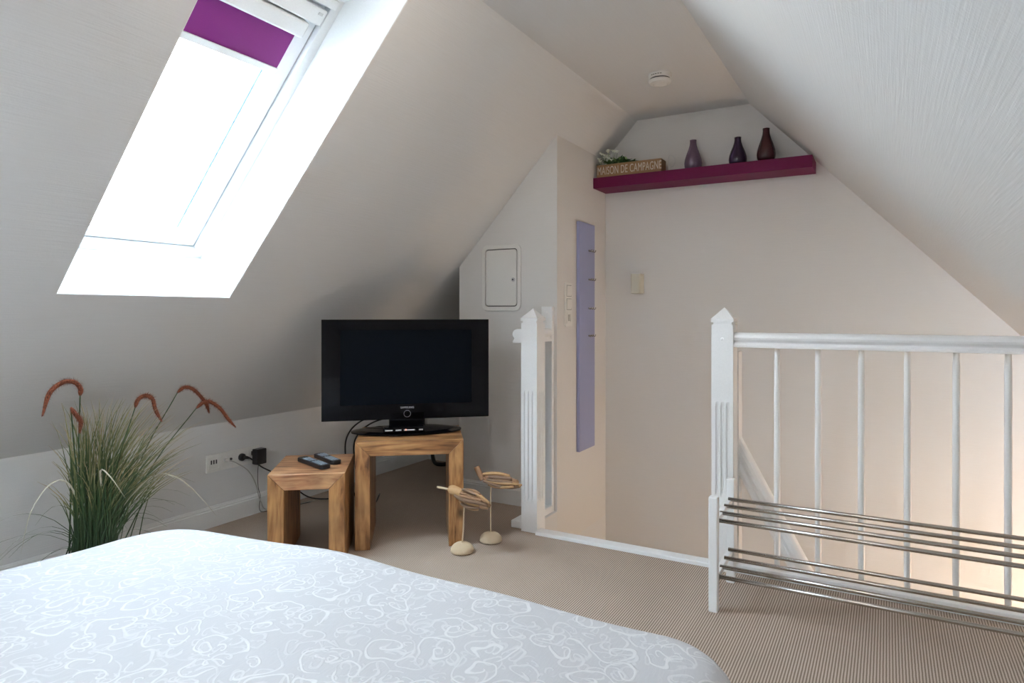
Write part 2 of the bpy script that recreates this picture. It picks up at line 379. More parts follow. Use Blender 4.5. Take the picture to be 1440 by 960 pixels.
# boxed-in column with the fuse box: front face toward the room, side face to the stairs
b = slab(BM(), [(XCL, YC, -0.01), (XCL, YC, zl(XCL)+0.02), (XC, YC, zl(XC)+0.02), (XC, YC, -0.2)], (0, YG-YC-0.001, 0))
struct('wall_column', b, M_wallY)
struct('wall_stair_left', box(XC-TW, XC, YT, YG, ZLOW, -0.2), M_wallX)
struct('wall_stair_near', box(XC, 1.6, YT-TW, YT, ZLOW, -0.2), M_wallY)
struct('wall_stair_right', box(1.6, 1.6+TW, YT-TW, YG, ZLOW, zr(1.6)+0.2), M_wallX)
struct('floor_lower', box(XC-TW, 1.7, YT-TW, YG+TW, ZLOW-0.1, ZLOW), M_tread)
struct('ceiling', box(XL-0.1, XR+0.1, YB-TW, YG+TW, ZC, ZC+0.1), M_ceil)
NR = Vector((MR, 0, 1)).normalized(); UR = Vector((-1, 0, MR)).normalized()
def SRP(x, y): return (x, y, zr(x))
RX0, RX1, RY0, RY1 = 0.36, -0.40, -1.12, -0.62      # added unseen skylight for fill daylight, behind the camera on the right
b = BM(); ya, yb_ = YB-TW, YG+TW; o_ = NR*0.06
slab(b, [SRP(1.72, ya), SRP(1.72, yb_), SRP(RX0, yb_), SRP(RX0, ya)], o_)
slab(b, [SRP(RX1, ya), SRP(RX1, yb_), SRP(XR, yb_), SRP(XR, ya)], o_)
slab(b, [SRP(RX0, ya), SRP(RX0, RY0), SRP(RX1, RY0), SRP(RX1, ya)], o_)
slab(b, [SRP(RX0, RY1), SRP(RX0, yb_), SRP(RX1, yb_), SRP(RX1, RY1)], o_)
struct('ceiling_right', b, M_slopeR)
w2 = bpy.data.objects.new('added_window', None); C.objects.link(w2); w2['kind'] = 'structure'
def WR(u, v, n): return Vector(SRP(RX0, 0))+UR*u+Vector((0, v, 0))+NR*n
L2 = (Vector(SRP(RX1, 0))-Vector(SRP(RX0, 0))).length
def loopR(u0, u1, v0, v1, n): return [WR(u0, v0, n), WR(u1, v0, n), WR(u1, v1, n), WR(u0, v1, n)]
obj('reveal', ring(BM(), loopR(-0.02, L2+0.02, RY0-0.02, RY1+0.02, 0.061), loopR(0, L2, RY0, RY1, 0.061), NR*0.16), M_reveal, w2)
obj('frame', ring(BM(), loopR(-0.03, L2+0.03, RY0-0.03, RY1+0.03, 0.222), loopR(0.07, L2-0.07, RY0+0.07, RY1-0.07, 0.222), NR*0.07), M_frame, w2)
obj('pane', slab(BM(), loopR(0.065, L2-0.065, RY0+0.065, RY1-0.065, 0.25), NR*0.004), M_pane, w2)
p2 = light('skylight_portal', 'AREA', WR(L2/2, (RY0+RY1)/2, 0.31), 1, (1, 1, 1), 0.54, None, shape='RECTANGLE')
p2.rotation_euler = Matrix((Vector((0, -1, 0)), UR, NR)).transposed().to_euler(); p2.data.size_y = L2+0.05; p2.data.cycles.is_portal = True
# left slope with skylight opening
WY0, WY1 = 1.13, 1.772; WX0, WX1 = -2.332, -1.362
def SLP(x, y): return (x, y, zl(x))
b = BM(); o_ = NL*0.06; e_ = 0.003; ya, yb_ = YB-TW, YG+TW; xa = XK-0.08
hx0, hx1, hy0, hy1 = WX0-e_*0.68, WX1+0.004, WY0-e_, WY1+e_
slab(b, [SLP(xa, ya), SLP(xa, yb_), SLP(hx0, yb_), SLP(hx0, ya)], o_)
slab(b, [SLP(hx1, ya), SLP(hx1, yb_), SLP(XL, yb_), SLP(XL, ya)], o_)
slab(b, [SLP(hx0, ya), SLP(hx0, hy0), SLP(hx1, hy0), SLP(hx1, ya)], o_)
slab(b, [SLP(hx0, hy1), SLP(hx0, yb_), SLP(hx1, yb_), SLP(hx1, hy1)], o_)
struct('ceiling_left', b, M_slopeL)
# skylight: local frame u along slope upward, v = Y, n outward
U = Vector((1, 0, M)).normalized(); R = 0.25
B0 = Vector(SLP(WX0, 0)); LEN = (Vector((WX1-NL.x*0, 0, zl(WX1)))-B0).length
def W(u, v, n): return B0+U*u+Vector((0, v, 0))+NL*n
# head is horizontal: depth R in n reached at higher... u of head at n=R
uh = LEN-R*math.tan(math.atan(M))*0 - R*(NL.z/U.z if False else 0)
# horizontal head line: z = zl(WX1): find u at n=R with same z
uh = (zl(WX1)-B0.z-NL.z*R)/U.z
win = thing('window_1', '', '')
for k in ('label', 'category'): del win[k]
win['kind'] = 'structure'
b = BM(); t_ = 0.03
slab(b, [W(0, WY0, 0.0015), W(0, WY1, 0.0015), W(0, WY1, R), W(0, WY0, R)], -U*t_)
slab(b, [W(LEN, WY0, 0.0015), W(LEN, WY1, 0.0015), W(uh, WY1, R), W(uh, WY0, R)], Vector((0, 0, t_)))
slab(b, [W(0, WY0, 0.0015), W(LEN, WY0, 0.0015), W(uh, WY0, R), W(0, WY0, R)], (0, -t_, 0))
slab(b, [W(0, WY1, 0.0015), W(LEN, WY1, 0.0015), W(uh, WY1, R), W(0, WY1, R)], (0, t_, 0))
obj('reveal', b, M_reveal, win)
def frame_ring(name, u0, u1, v0, v1, wd, n0, n1, mat, par, bev=0.003, wb=None, wt=None):
    wb = wb or wd; wt = wt or wd
    o1 = [W(u0, v0, n0), W(u1, v0, n0), W(u1, v1, n0), W(u0, v1, n0)]
    i1 = [W(u0+wb, v0+wd, n0), W(u1-wt, v0+wd, n0), W(u1-wt, v1-wd, n0), W(u0+wb, v1-wd, n0)]
    return obj(name, ring(BM(), o1, i1, NL*(n1-n0)), mat, par, bevel=bev)
# fixed frame (sits a little inside the reveal), groove, sash, pane
fr = frame_ring('frame', -0.02, uh+0.02, WY0-0.02, WY1+0.02, 0.058, R, R+0.11, M_frame, win)
gp = frame_ring('gap_seal', 0.036, uh-0.016, WY0+0.036, WY1-0.036, 0.008, R+0.035, R+0.09, M_dark, win, bev=0)
sash = frame_ring('sash', 0.042, uh-0.022, WY0+0.042, WY1-0.042, 0.062, R+0.022, R+0.09, M_frame, win, wb=0.030, wt=0.20)
frame_ring('glazing_bead', 0.070, uh-0.20, WY0+0.100, WY1-0.100, 0.006, R+0.045, R+0.085, M_frame, sash, bev=0.002)
for y in (WY0+0.112, WY1-0.116):
    obj('spacer', slab(BM(), [W(0.09, y, R+0.070), W(uh-0.2, y, R+0.070), W(uh-0.2, y+0.007, R+0.070), W(0.09, y+0.007, R+0.070)], NL*0.006), M_blue, sash)
    obj('spacer', slab(BM(), [W(0.09, y-0.014, R+0.072), W(uh-0.2, y-0.014, R+0.072), W(uh-0.2, y-0.011, R+0.072), W(0.09, y-0.011, R+0.072)], NL*0.004), M_steel, sash)
obj('pane', slab(BM(), [W(0.075, WY0+0.085, R+0.062), W(uh-0.2, WY0+0.085, R+0.062), W(uh-0.2, WY1-0.085, R+0.062), W(0.075, WY1-0.085, R+0.062)], NL*0.004), M_pane, sash)
# ventilation flap / handle bar at the head of the sash
hb = BM(); slab(hb, [W(uh-0.115, WY0+0.05, R-0.012), W(uh-0.055, WY0+0.05, R-0.012), W(uh-0.055, WY1-0.05, R-0.012), W(uh-0.115, WY1-0.05, R-0.012)], NL*0.045)
hb_o = obj('handle_bar', hb, M_frame, sash, bevel=0.006)
b = BM(); slab(b, [W(uh-0.078, WY1-0.085, R-0.014), W(uh-0.068, WY1-0.085, R-0.014), W(uh-0.068, WY1-0.066, R-0.014), W(uh-0.078, WY1-0.066, R-0.014)], NL*0.004)
obj('maker_plate', b, M_alu, hb_o)
b = BM(); slab(b, [W(uh-0.04, WY0+0.03, R-0.02), W(uh-0.005, WY0+0.03, R-0.02), W(uh-0.005, WY1-0.03, R-0.02), W(uh-0.04, WY1-0.03, R-0.02)], NL*0.05)
obj('head_cover', b, M_frame, win, bevel=0.004)
# portal for the sky light entering the skylight
pc = W(0.62, (WY0+WY1)/2, R+0.14)
po = light('skylight_portal', 'AREA', pc, 1, (1, 1, 1), 1.15, (-NL).to_track_quat('-Z', 'Y').to_euler(), shape='RECTANGLE')
po.data.size_y = 0.6; po.data.cycles.is_portal = True
po.rotation_euler = Matrix((Vector((0, 1, 0)), U, NL)).transposed().to_euler(); po.data.size = 0.6; po.data.size_y = 1.2

# blind
bl = thing('roller_blind', 'purple roller blind half drawn at the top of the skylight', 'blind', (0, 0, 0))
ub = uh-0.321   # lower end of the fabric
BN = R+0.012
obj('fabric', slab(BM(), [W(ub, WY0+0.055, BN), W(uh-0.175, WY0+0.055, BN), W(uh-0.175, WY1-0.108, BN), W(ub, WY1-0.108, BN)], NL*0.0015), M_blind, bl)
obj('bottom_bar', slab(BM(), [W(ub-0.025, WY0+0.055, BN-0.006), W(ub, WY0+0.055, BN-0.006), W(ub, WY1-0.104, BN-0.006), W(ub-0.025, WY1-0.104, BN-0.006)], NL*0.014), M_frame, bl, bevel=0.003)
obj('cassette', slab(BM(), [W(uh-0.182, WY0+0.05, R-0.012), W(uh-0.122, WY0+0.05, R-0.012), W(uh-0.122, WY1-0.09, R-0.012), W(uh-0.182, WY1-0.09, R-0.012)], NL*0.05), M_frame, bl, bevel=0.008)

# baseboards
def baseboard(name, x0, y0, x1, y1, nx, ny, h=0.101, d=0.016):
    """profile swept along a wall; (nx, ny) points into the room"""
    pr = [(0, 0), (d, 0), (d, h*0.80), (d*0.72, h*0.83), (d*0.72, h*0.90), (d*0.45, h*0.93), (d*0.3, h), (0, h)]
    b = BM(); slab(b, [(x0+nx*p, y0+ny*p, z) for p, z in pr], (x1-x0, y1-y0, 0)); return struct(name, b, M_trim)
baseboard('baseboard_left', XK, YB, XK, YG, 1, 0)
baseboard('baseboard_far', XK, YG, XCL, YG, 0, -1)
baseboard('baseboard_column', XCL-0.016, YC, XC-0.09, YC, 0, -1)
baseboard('baseboard_column_side', XCL, YC-0.016, XCL, YG-0.02, -1, 0)
baseboard('baseboard_right', XRK, YB, XRK, YT-0.05, -1, 0)
# white nosing at the top of the stairs
struct('trim_1', box(-1.452, -0.628, YT-0.03, YT+0.03, -0.05, 0.017), M_white, bevel=0.004)
struct('wall_stair_edge', box(XC-0.019, XC, YT+0.001, YC, -0.2, 0.0), M_wallX)

# stairs going down
st = thing('staircase', 'steep wooden stairs descending behind the white railing', 'stairs', (XC+0.002, YT, -0.6))
bb = [box(0.0, 0.8, 0.002, 0.25, 0.37, 0.40), box(0.0, 0.8, 0.25, 0.5, 0.17, 0.20), box(0.0, 0.8, 0.5, 1.045, -0.04, 0.0)]
for i in range(8): bb.append(box(0.8+0.16*i, 0.8+0.16*i+0.24, 0.12, 1.045, -0.24-0.2*i, -0.2-0.2*i))
for q in bb: obj('tread', q, M_tread, st, bevel=0.006)

# ------------------------------------------------------------------ newels and balustrades
def newel_bm(cx, cy, z0, zf0, zf1, zs, wd=0.0855, flutes=3):
    def sect(z, g, s=wd):
        h = s/2; pts = []
        fw = 0.0135; gap = 0.0075; tot = flutes*fw+(flutes-1)*gap; st_ = -tot/2
        prof = [(-h, 0)]
        for k in range(flutes):
            a = st_+k*(fw+gap); prof += [(a, 0), (a+fw*0.25, g), (a+fw*0.75, g), (a+fw, 0)]
        for side in range(4):
            r = Matrix.Rotation(side*PI/2, 2)
            for u, d in prof:
                p = r @ Vector((u, -h+d)); pts.append((cx+p.x, cy+p.y, z))
        return pts
    b = BM(); L = []
    for z, g in ((z0, 0), (zf0, 0), (zf0+0.025, 0.007), (zf1-0.025, 0.007), (zf1, 0), (zs-0.01, 0)):
        L.append([b.verts.new(p) for p in sect(z, g)])
    n = len(L[0])
    for a, c in zip(L, L[1:]):
        for i in range(n): b.faces.new((a[i], a[(i+1) % n], c[(i+1) % n], c[i]))
    b.faces.new(L[0][::-1]); b.faces.new(L[-1])
    return b
def newel_cap(cx, cy, zs, zt, wd=0.0855):
    b = BM(); h = wd/2
    bx(b, cx-h+0.006, cx+h-0.006, cy-h+0.006, cy+h-0.006, zs-0.012, zs)
    lv = []
    for z, s in ((zs, h+0.002), (zs+0.014, h+0.002)):
        lv.append([b.verts.new((cx+s*a, cy+s*c, z)) for a, c in ((-1, -1), (1, -1), (1, 1), (-1, 1))])
    tip = b.verts.new((cx, cy, zt))
    for i in range(4):
        b.faces.new((lv[0][i], lv[0][(i+1) % 4], lv[1][(i+1) % 4], lv[1][i])); b.faces.new((lv[1][i], lv[1][(i+1) % 4], tip))
    b.faces.new(lv[0][::-1]); return b
def rail_prof(wd=0.066, z0=0.912, z1=0.972):
    h = z1-z0; P = []
    half = [(0.5, 0), (0.5, 0.16), (0.40, 0.26), (0.36, 0.34), (0.42, 0.42), (0.50, 0.52), (0.52, 0.66), (0.47, 0.82), (0.34, 0.95), (0.16, 1.0)]
    P = [(x*wd, z0+y*h) for x, y in half]; return P+[(-x, z) for x, z in reversed(P)]
# right balustrade
NX, NY = -0.585, 2.803
bal = thing('balustrade', 'long white railing with round balusters guarding the stairs, right of the opening', 'railing', (NX, NY, 0))
obj('newel_post', newel_bm(0, 0, -0.0, 0.30, 0.69, 1.013), M_white, bal)
obj('newel_cap', newel_cap(0, 0, 1.013, 1.074), M_white, bal)
b = lathe(BM(), [(0.0, 0.0), (0.007, 0.0), (0.005, 0.003), (0, 0.004)], n=14, mtx=T(0.0, -0.0425, 0.945)@RX(PI/2)); obj('screw_cap', b, M_white, bal)
b = slab(BM(), [(0.043, y, z) for y, z in rail_prof()], (1.045, 0, 0)); obj('handrail', b, M_white, bal, bevel=0.0015, seg=1)
obj('bottom_rail', box(0.043, 1.53, -0.033, 0.033, 0.0, 0.036), M_white, bal, bevel=0.004)
for i in range(9):
    x = -0.3825-NX+0.1485*i; hb_ = min(0.914, zr(NX+x)-0.02)/0.914
    b = lathe(BM(), [(0.0, 0.0345), (0.0095, 0.0345), (0.0115, 0.10), (0.012, 0.45), (0.0115, 0.86*hb_), (0.0095, 0.914*hb_), (0, 0.914*hb_)], c=(x, 0.01, 0), n=16)
    obj('baluster', b, M_white, bal, smooth=True)
# stair handrail going down from a lower post
sr = thing('stair_handrail', 'sloping white handrail going down the stairs beneath the balusters', 'handrail', (-0.55, 2.905, -0.6))
obj('post', box(-0.038, 0.010, -0.035, 0.035, 0.0, 1.49), M_white, sr, bevel=0.004)
dv = Vector((0.30, 0, -0.555)).normalized(); nv = Vector((0.555, 0, 0.30)).normalized()
b = slab(BM(), [Vector((0.012, y, 0.0))+Vector((0, 0, 1.13))+nv*(z-0.972)*1.0 for y, z in rail_prof(0.062, 0.895, 0.972)], dv*1.7)
obj('rail', b, M_white, sr, bevel=0.0015, seg=1)
# left newel with its short return to the wall
LX, LY = -1.4945, 2.8375
bl2 = thing('balustrade', 'short white fluted newel and stub rail at the stair head beside the lilac coat board', 'railing', (LX, LY, 0))
obj('newel_post', newel_bm(0, 0, 0.0, 0.145, 0.68, 1.013), M_white, bl2)
obj('newel_cap', newel_cap(0, 0, 1.013, 1.074), M_white, bl2)
b = slab(BM(), [(-0.080+x, 0.0, z) for x, z in rail_prof(0.070, 0.902, 0.972)], (0, YC-LY-0.026, 0)); obj('handrail', b, M_white, bl2, bevel=0.0015, seg=1)
obj('bottom_rail', box(-0.113, -0.044, -0.020, YC-LY-0.026, 0.0, 0.036), M_white, bl2, bevel=0.004)
obj('wall_post', box(-0.108, -0.0435, YC-LY-0.026, YC-LY-0.001, 0.0, 1.085), M_white, bl2, bevel=0.003)
b = lathe(BM(), [(0.0, 0.0), (0.007, 0.0), (0.005, 0.003), (0, 0.004)], n=14, mtx=T(-0.072, YC-LY-0.026, 1.05)@RX(PI/2)); obj('screw_cap', b, M_white, bl2)

# ------------------------------------------------------------------ shoe rack
sr = thing('shoe_rack', 'low white shoe rack with eight steel rods standing before the railing', 'shoe rack', (-0.5325, 2.362, 0))
RL = 1.10
for x in (0, RL):
    for y in (0.0, 0.291):
        obj('leg', box(x-0.016, x+0.016, y, y+0.030, 0, 0.404), M_white, sr, bevel=0.004)
    for z in (0.322, 0.122):
        obj('side_rail', slab(BM(), [(x-0.010, 0.03, z-0.022), (x-0.010, 0.291, z-0.008), (x-0.010, 0.291, z+0.012), (x-0.010, 0.03, z-0.002)], (0.02, 0, 0)), M_white, sr, bevel=0.002)
for z, dz in ((0.313, 0.0073), (0.114, 0.0092)):
    for k in range(4):
        y = 0.045+0.072*k
        obj('rod', tube(BM(), [(0.0, y, z+dz*k), (RL, y, z+dz*k)], 0.0074, 14), M_steel, sr, smooth=True)

# ------------------------------------------------------------------ nesting tables
TA = math.atan2(0.608, 0.794)
def cube_table(label, loc, w_, d_, h_, t_, mx_, mz_):
    t = thing('nesting_table', label, 'side table', loc, TA, 'wooden nesting tables under the television')
    obj('tabletop', slab(BM(), [(0, 0, h_), (t_, 0, h_-t_), (w_-t_, 0, h_-t_), (w_, 0, h_)], (0, d_, 0)), mx_, t, bevel=0.003)
    obj('side_panel', slab(BM(), [(0, 0, 0), (t_-0.0008, 0, 0), (t_-0.0008, 0, h_-t_), (0, 0, h_-0.001)], (0, d_, 0)), mz_, t, bevel=0.003)
    obj('side_panel', slab(BM(), [(w_, 0, 0), (w_, 0, h_-0.001), (w_-t_+0.0008, 0, h_-t_), (w_-t_+0.0008, 0, 0)], (0, d_, 0)), mz_, t, bevel=0.003)
    return t
cube_table('taller square wooden bench table carrying the television', (-2.046, 2.195, 0), 0.480, 0.38, 0.482, 0.067, M_woodx, M_woodz)
cube_table('smaller low wooden cube table carrying the two remote controls', (-2.234, 1.878, 0), 0.315, 0.38, 0.38, 0.068, M_woodx2, M_woodz2)

# ------------------------------------------------------------------ television
TVA = math.atan2(0.528, 0.586)
tv = thing('television', 'black flat screen television on an oval glossy stand atop the taller table', 'television', (-1.994, 2.496, 0.482), TVA)
w2 = 0.395; z0, z1 = 0.063, 0.538
body = obj('casing', box(-w2+0.02, w2-0.02, 0.022, 0.085, z0+0.02, z1-0.02), M_black, tv, bevel=0.012)
b = ring(BM(), [(-w2, 0, z0), (w2, 0, z0), (w2, 0, z1), (-w2, 0, z1)], [(-w2+0.045+0.040, 0, z0+0.072), (w2-0.085, 0, z0+0.072), (w2-0.085, 0, z1-0.050), (-w2+0.085, 0, z1-0.050)], (0, 0.028, 0))
obj('bezel', b, M_gloss, tv, bevel=0.001)
obj('screen', box(-w2+0.084, w2-0.084, 0.006, 0.022, z0+0.071, z1-0.049), M_screen, tv)
FACE = RX(PI/2)
text_mesh('logo', 'SAMSUNG', 0.0135, M_logo, tv, T(0, -0.001, z0+0.055)@FACE, 1.05)
b = BM()
cir = lambda r: [(r*math.cos(2*PI*i/32), -0.0002, z0+0.026+r*math.sin(2*PI*i/32)) for i in range(32)]
ring(b, cir(0.0165), cir(0.0150), (0, -0.0015, 0)); obj('power_button', b, M_chrome, tv)
b = BM(); lathe(b, [(0, 0), (0.24, 0), (0.262, 0.004), (0.262, 0.010), (0.22, 0.016), (0.10, 0.020), (0, 0.020)], n=56)
bmesh.ops.transform(b, matrix=T(0.0, 0.02, 0.0)@Matrix.Diagonal((1, 0.50, 1, 1)), verts=b.verts)
obj('stand_base', b, M_gloss, tv, smooth=False)
obj('stand_neck', box(-0.085, 0.085, 0.0, 0.06, 0.016, 0.10), M_gloss, tv, bevel=0.006)
# small receiver on the stand foot
rc = thing('media_player', 'small black receiver box with tiny lights lying on the television stand foot', 'media player', (-1.963, 2.432, 0.498), TVA)
obj('case', box(-0.095, 0.095, -0.035, 0.020, 0.003, 0.026), M_gloss, rc, bevel=0.003)
for x, wd in ((-0.070, 0.034), (-0.026, 0.026), (0.024, 0.050), (0.076, 0.018)):
    obj('display_mark', box(x-wd/2, x+wd/2, -0.0362, -0.0348, 0.010, 0.0155), M_logo, rc)
obj('status_light', box(0.006, 0.009, -0.0368, -0.0346, 0.010, 0.018), M_led, rc)

# ------------------------------------------------------------------ remotes
def remote(loc, rz, L, label, group='remote controls', tilt=0):
    r = thing('remote_control', label, 'remote control', loc, rz, group)
    b = BM(); P = rrect(0.050, L, 0.016, 4)
    slab(b, [(x, y, 0.0) for x, y in P], (0, 0, 0.018)); obj('body', b, M_black, r, bevel=0.003)
    b = BM()
    for i in range(3):
        for j in range(int(L/0.0155)-2):
            if j == 6: continue
            x = -0.012+0.012*i; y = -L/2+0.022+0.0150*j
            bx(b, x-0.0042, x+0.0042, y-0.0036, y+0.0036, 0.0175, 0.0198)
    obj('buttons', b, M_btn, r)['kind'] = 'stuff'
    return r
remote((-2.205, 2.105, 0.381), math.radians(73), 0.232, 'long slim black remote control lying nearer the front of the small table')
remote((-2.213, 2.195, 0.381), math.radians(69), 0.205, 'black remote control with pale keys lying behind the other, toward the television')

# ------------------------------------------------------------------ driftwood birds
def bird(label, base, body_c, blen, brad, tilt, yaw, head, leg_bend):
    t = thing('driftwood_bird', label, 'bird figurine', (*base, 0), 0, 'driftwood birds on stone feet')
    P = []
    for i in range(7):
        a = i/6*PI/2; P.append((0.052*math.cos(a)**0.8 if i < 6 else 0, 0.038*math.sin(a)))
    lathe_b = lathe(BM(), [(0, 0), (0.046, 0), (0.052, 0.006)]+[(r, z+0.006) for r, z in P[1:]], n=28)
    obj('stone_foot', lathe_b, M_stone, t, smooth=True)
    c = Vector(body_c)-Vector((*base, 0))
    obj('stick_leg', tube(BM(), catmull([(0, 0, 0.036), (leg_bend*0.6, 0, c.z*0.45), (leg_bend, 0, c.z*0.8), (leg_bend*1.2+c.x*0.2, 0, c.z)]), 0.0032, 8), M_stick, t, smooth=True)
    rnd = random.Random(int(abs(base[1])*1000))
    mt = T(*c)@RZ(yaw)@RY(tilt)
    for k in range(19):
        ph = 2*PI*k*0.618+rnd.uniform(-.15, .15); rr = brad*rnd.uniform(0.62, 1.0) if k % 3 else brad*0.45
        x0 = -blen*rnd.uniform(0.22, 0.50); x1 = blen*rnd.uniform(0.10, 0.52); tw = rnd.uniform(-1.3, 1.3)
        pts = []
        for s in (0, .25, .5, .75, 1):
            x = x0+(x1-x0)*s; e = math.sqrt(max(0.2, 1-(2*x/blen)**2)); a = ph+tw*(s-.5)
            pts.append(mt@Vector((x, math.cos(a)*rr*e, math.sin(a)*rr*e*0.85)))
        r0 = rnd.uniform(0.0058, 0.0088)
        obj('driftwood_stick', tube(BM(), catmull(pts, 3), [r0*(0.65+0.35*math.sin(PI*(i+1)/14)) for i in range(13)], 7), (M_drift, M_drift2, M_head)[k % 3 if k % 5 else 0], t, smooth=True)
    for nm, pts, rad, mat in head:
        obj(nm, tube(BM(), catmull([Vector(p)-Vector((*base, 0)) for p in pts], 5), rad, 12), mat, t, smooth=True)
    return t
def rr_(n, a, b): return [a+(b-a)*i/(n-1) for i in range(n)]
bird('driftwood bird with a long pale beak on a stone foot, nearer the bed', (-1.626, 2.418), (-1.575, 2.42, 0.237), 0.165, 0.048, math.radians(14), 0.1,
     [('head', [(-1.700, 2.42, 0.262), (-1.680, 2.42, 0.266), (-1.655, 2.42, 0.262), (-1.625, 2.42, 0.252)], [0.008, 0.0145, 0.018, 0.0195, 0.0205, 0.0208, 0.0208, 0.0208, 0.0208, 0.0205, 0.0205, 0.0205, 0.020, 0.019, 0.018, 0.016], M_head),
      ('beak', [(-1.762, 2.42, 0.268), (-1.725, 2.42, 0.267), (-1.69, 2.42, 0.265)], 0.0052, M_stick)], 0.01)
bird('driftwood bird with an upright stub head on a stone foot, beside the white newel', (-1.588, 2.596), (-1.525, 2.575, 0.292), 0.215, 0.036, math.radians(2), 0.05,
     [('head', [(-1.642, 2.56, 0.345), (-1.628, 2.56, 0.318), (-1.612, 2.565, 0.288)], [0.0135]*4+[0.013]*3+[0.0125]*4, M_drift)], 0.0)

# ------------------------------------------------------------------ shelf with things
obj_shelf = obj('wall_shelf', box(XC+0.001, -0.330, 3.653, YG-0.001, 1.790, 1.852), M_shelf, bevel=0.0015)
tag(obj_shelf, 'thick magenta floating shelf high on the far gable wall', 'shelf')
def vase(x, y, r, h, mat, label):
    pr_ = [(0, 0), (0.62*r, 0), (0.80*r, 0.03*h), (0.97*r, 0.14*h), (1.0*r, 0.24*h), (0.95*r, 0.36*h), (0.78*r, 0.52*h), (0.56*r, 0.68*h), (0.41*r, 0.82*h), (0.36*r, 0.92*h), (0.38*r, 1.0*h), (0.32*r, 1.0*h), (0.30*r, 0.9*h), (0.5*r, 0.6*h), (0.0, 0.5*h)]
    o = obj('vase', lathe(BM(), pr_, n=36), mat, smooth=True); o.location = (x, y, 1.8525)
    return tag(o, label, 'vase', 'bottle vases on the magenta shelf')
vase(-0.955, 3.752, 0.049, 0.174, M_vase1, 'pale lilac bottle shaped vase, leftmost on the magenta shelf')
vase(-0.712, 3.752, 0.048, 0.158, M_vase2, 'near-black violet bottle vase between the lilac and the brown one')
vase(-0.563, 3.735, 0.048, 0.182, M_vase3, 'dark plum brown bottle vase, tallest, nearest the right end of the shelf')
bxo = thing('wooden_box', 'slim wooden planter box lettered in cream, at the left end of the shelf', 'planter box', (-1.313, 3.678, 1.8525))
b = BM(); ring(b, [(-0.196, 0, 0.0), (0.196, 0, 0.0), (0.196, 0.095, 0.0), (-0.196, 0.095, 0.0)], [(-0.188, 0.008, 0), (0.188, 0.008, 0), (0.188, 0.087, 0), (-0.188, 0.087, 0)], (0, 0, 0.078))
obj('side_boards', b, M_boxw, bxo, bevel=0.001)
obj('base_board', box(-0.187, 0.187, 0.009, 0.086, 0.0, 0.008), M_boxw, bxo)
text_mesh('lettering', 'MAISON DE CAMPAGNE', 0.067, M_print, bxo, T(0.004, -0.0003, 0.039)@RX(PI/2), 0.515, 0.0004, 1.05)
# artificial flowers in the box
fl = thing('flower_bunch', 'artificial white blossoms and dark leaves filling the planter box', 'flowers', (-1.43, 3.725, 1.862))
rnd = random.Random(3)
def leaf_bm(bm, p, d, L, wd):
    d = d.normalized(); s = d.cross(Vector((0, 0, 1))); s = s.normalized() if s.length > 1e-3 else Vector((1, 0, 0)); up = s.cross(d)
    pts = [(0, 0), (0.25, 0.8), (0.5, 1), (0.8, 0.6), (1, 0)]
    L_ = [bm.verts.new(p+d*L*u+s*wd*q/2-up*0.12*L*u*u) for u, q in pts]
    R_ = [bm.verts.new(p+d*L*u-s*wd*q/2-up*0.12*L*u*u) for u, q in pts[1:-1]]
    md = [bm.verts.new(p+d*L*u-up*(0.12*L*u*u+wd*0.15)) for u, q in pts[1:-1]]
    bm.faces.new((L_[0], L_[1], md[0])); bm.faces.new((L_[0], md[0], R_[0]))
    for i in range(2):
        bm.faces.new((L_[i+1], L_[i+2], md[i+1], md[i])); bm.faces.new((md[i], md[i+1], R_[i+1], R_[i]))
    bm.faces.new((L_[3], L_[4], md[2])); bm.faces.new((md[2], L_[4], R_[2]))
for k in range(34):
    a = rnd.uniform(0, 2*PI); d = Vector((math.cos(a)*0.8, math.sin(a)*0.5-0.1, rnd.uniform(0.25, 0.9)))
    b = BM(); leaf_bm(b, Vector((rnd.uniform(-0.05, 0.12), rnd.uniform(-0.02, 0.02), 0.060)), d, rnd.uniform(0.055, 0.09), rnd.uniform(0.022, 0.034))
    obj('leaf', b, M_leaf if k % 4 else M_leaf2, fl)
for k in range(5):
    b = BM(); leaf_bm(b, Vector((0.04+0.018*k, 0.0, 0.078)), Vector((1, rnd.uniform(-.5, .3), 0.5-0.1*k)), 0.07, 0.030); obj('leaf', b, M_leaf, fl)
for k in range(18):
    p = Vector((rnd.uniform(-0.075, 0.04), rnd.uniform(-0.045, 0.02), rnd.uniform(0.085, 0.16)))
    s = obj('stem', tube(BM(), catmull([(p.x*0.4, 0, 0.03), (p.x*0.8, p.y*0.6, p.z*0.7), p], 3), 0.0012, 5), M_leaf2, fl)
    b = BM()
    for q in range(5):
        a = 2*PI*q/5; leaf_bm(b, p, Vector((math.cos(a), math.sin(a)-0.4, 0.7)), 0.018, 0.013)
    bmesh.ops.create_icosphere(b, subdivisions=1, radius=0.005, matrix=T(*p))
    obj('blossom', b, M_petal, s)
# wire ornament behind the box
b = BM(); tube(b, catmull([(-1.085, 3.72, 1.853), (-1.086, 3.72, 1.93), (-1.082, 3.72, 1.948), (-1.07, 3.72, 1.95), (-1.052, 3.72, 1.93), (-1.05, 3.72, 1.905), (-1.062, 3.72, 1.885), (-1.075, 3.72, 1.88)]), 0.0012, 6)
tag(obj('wire_ornament', b, M_alu, smooth=True), 'thin looped wire ornament standing right of the lettered box on the shelf', 'ornament')

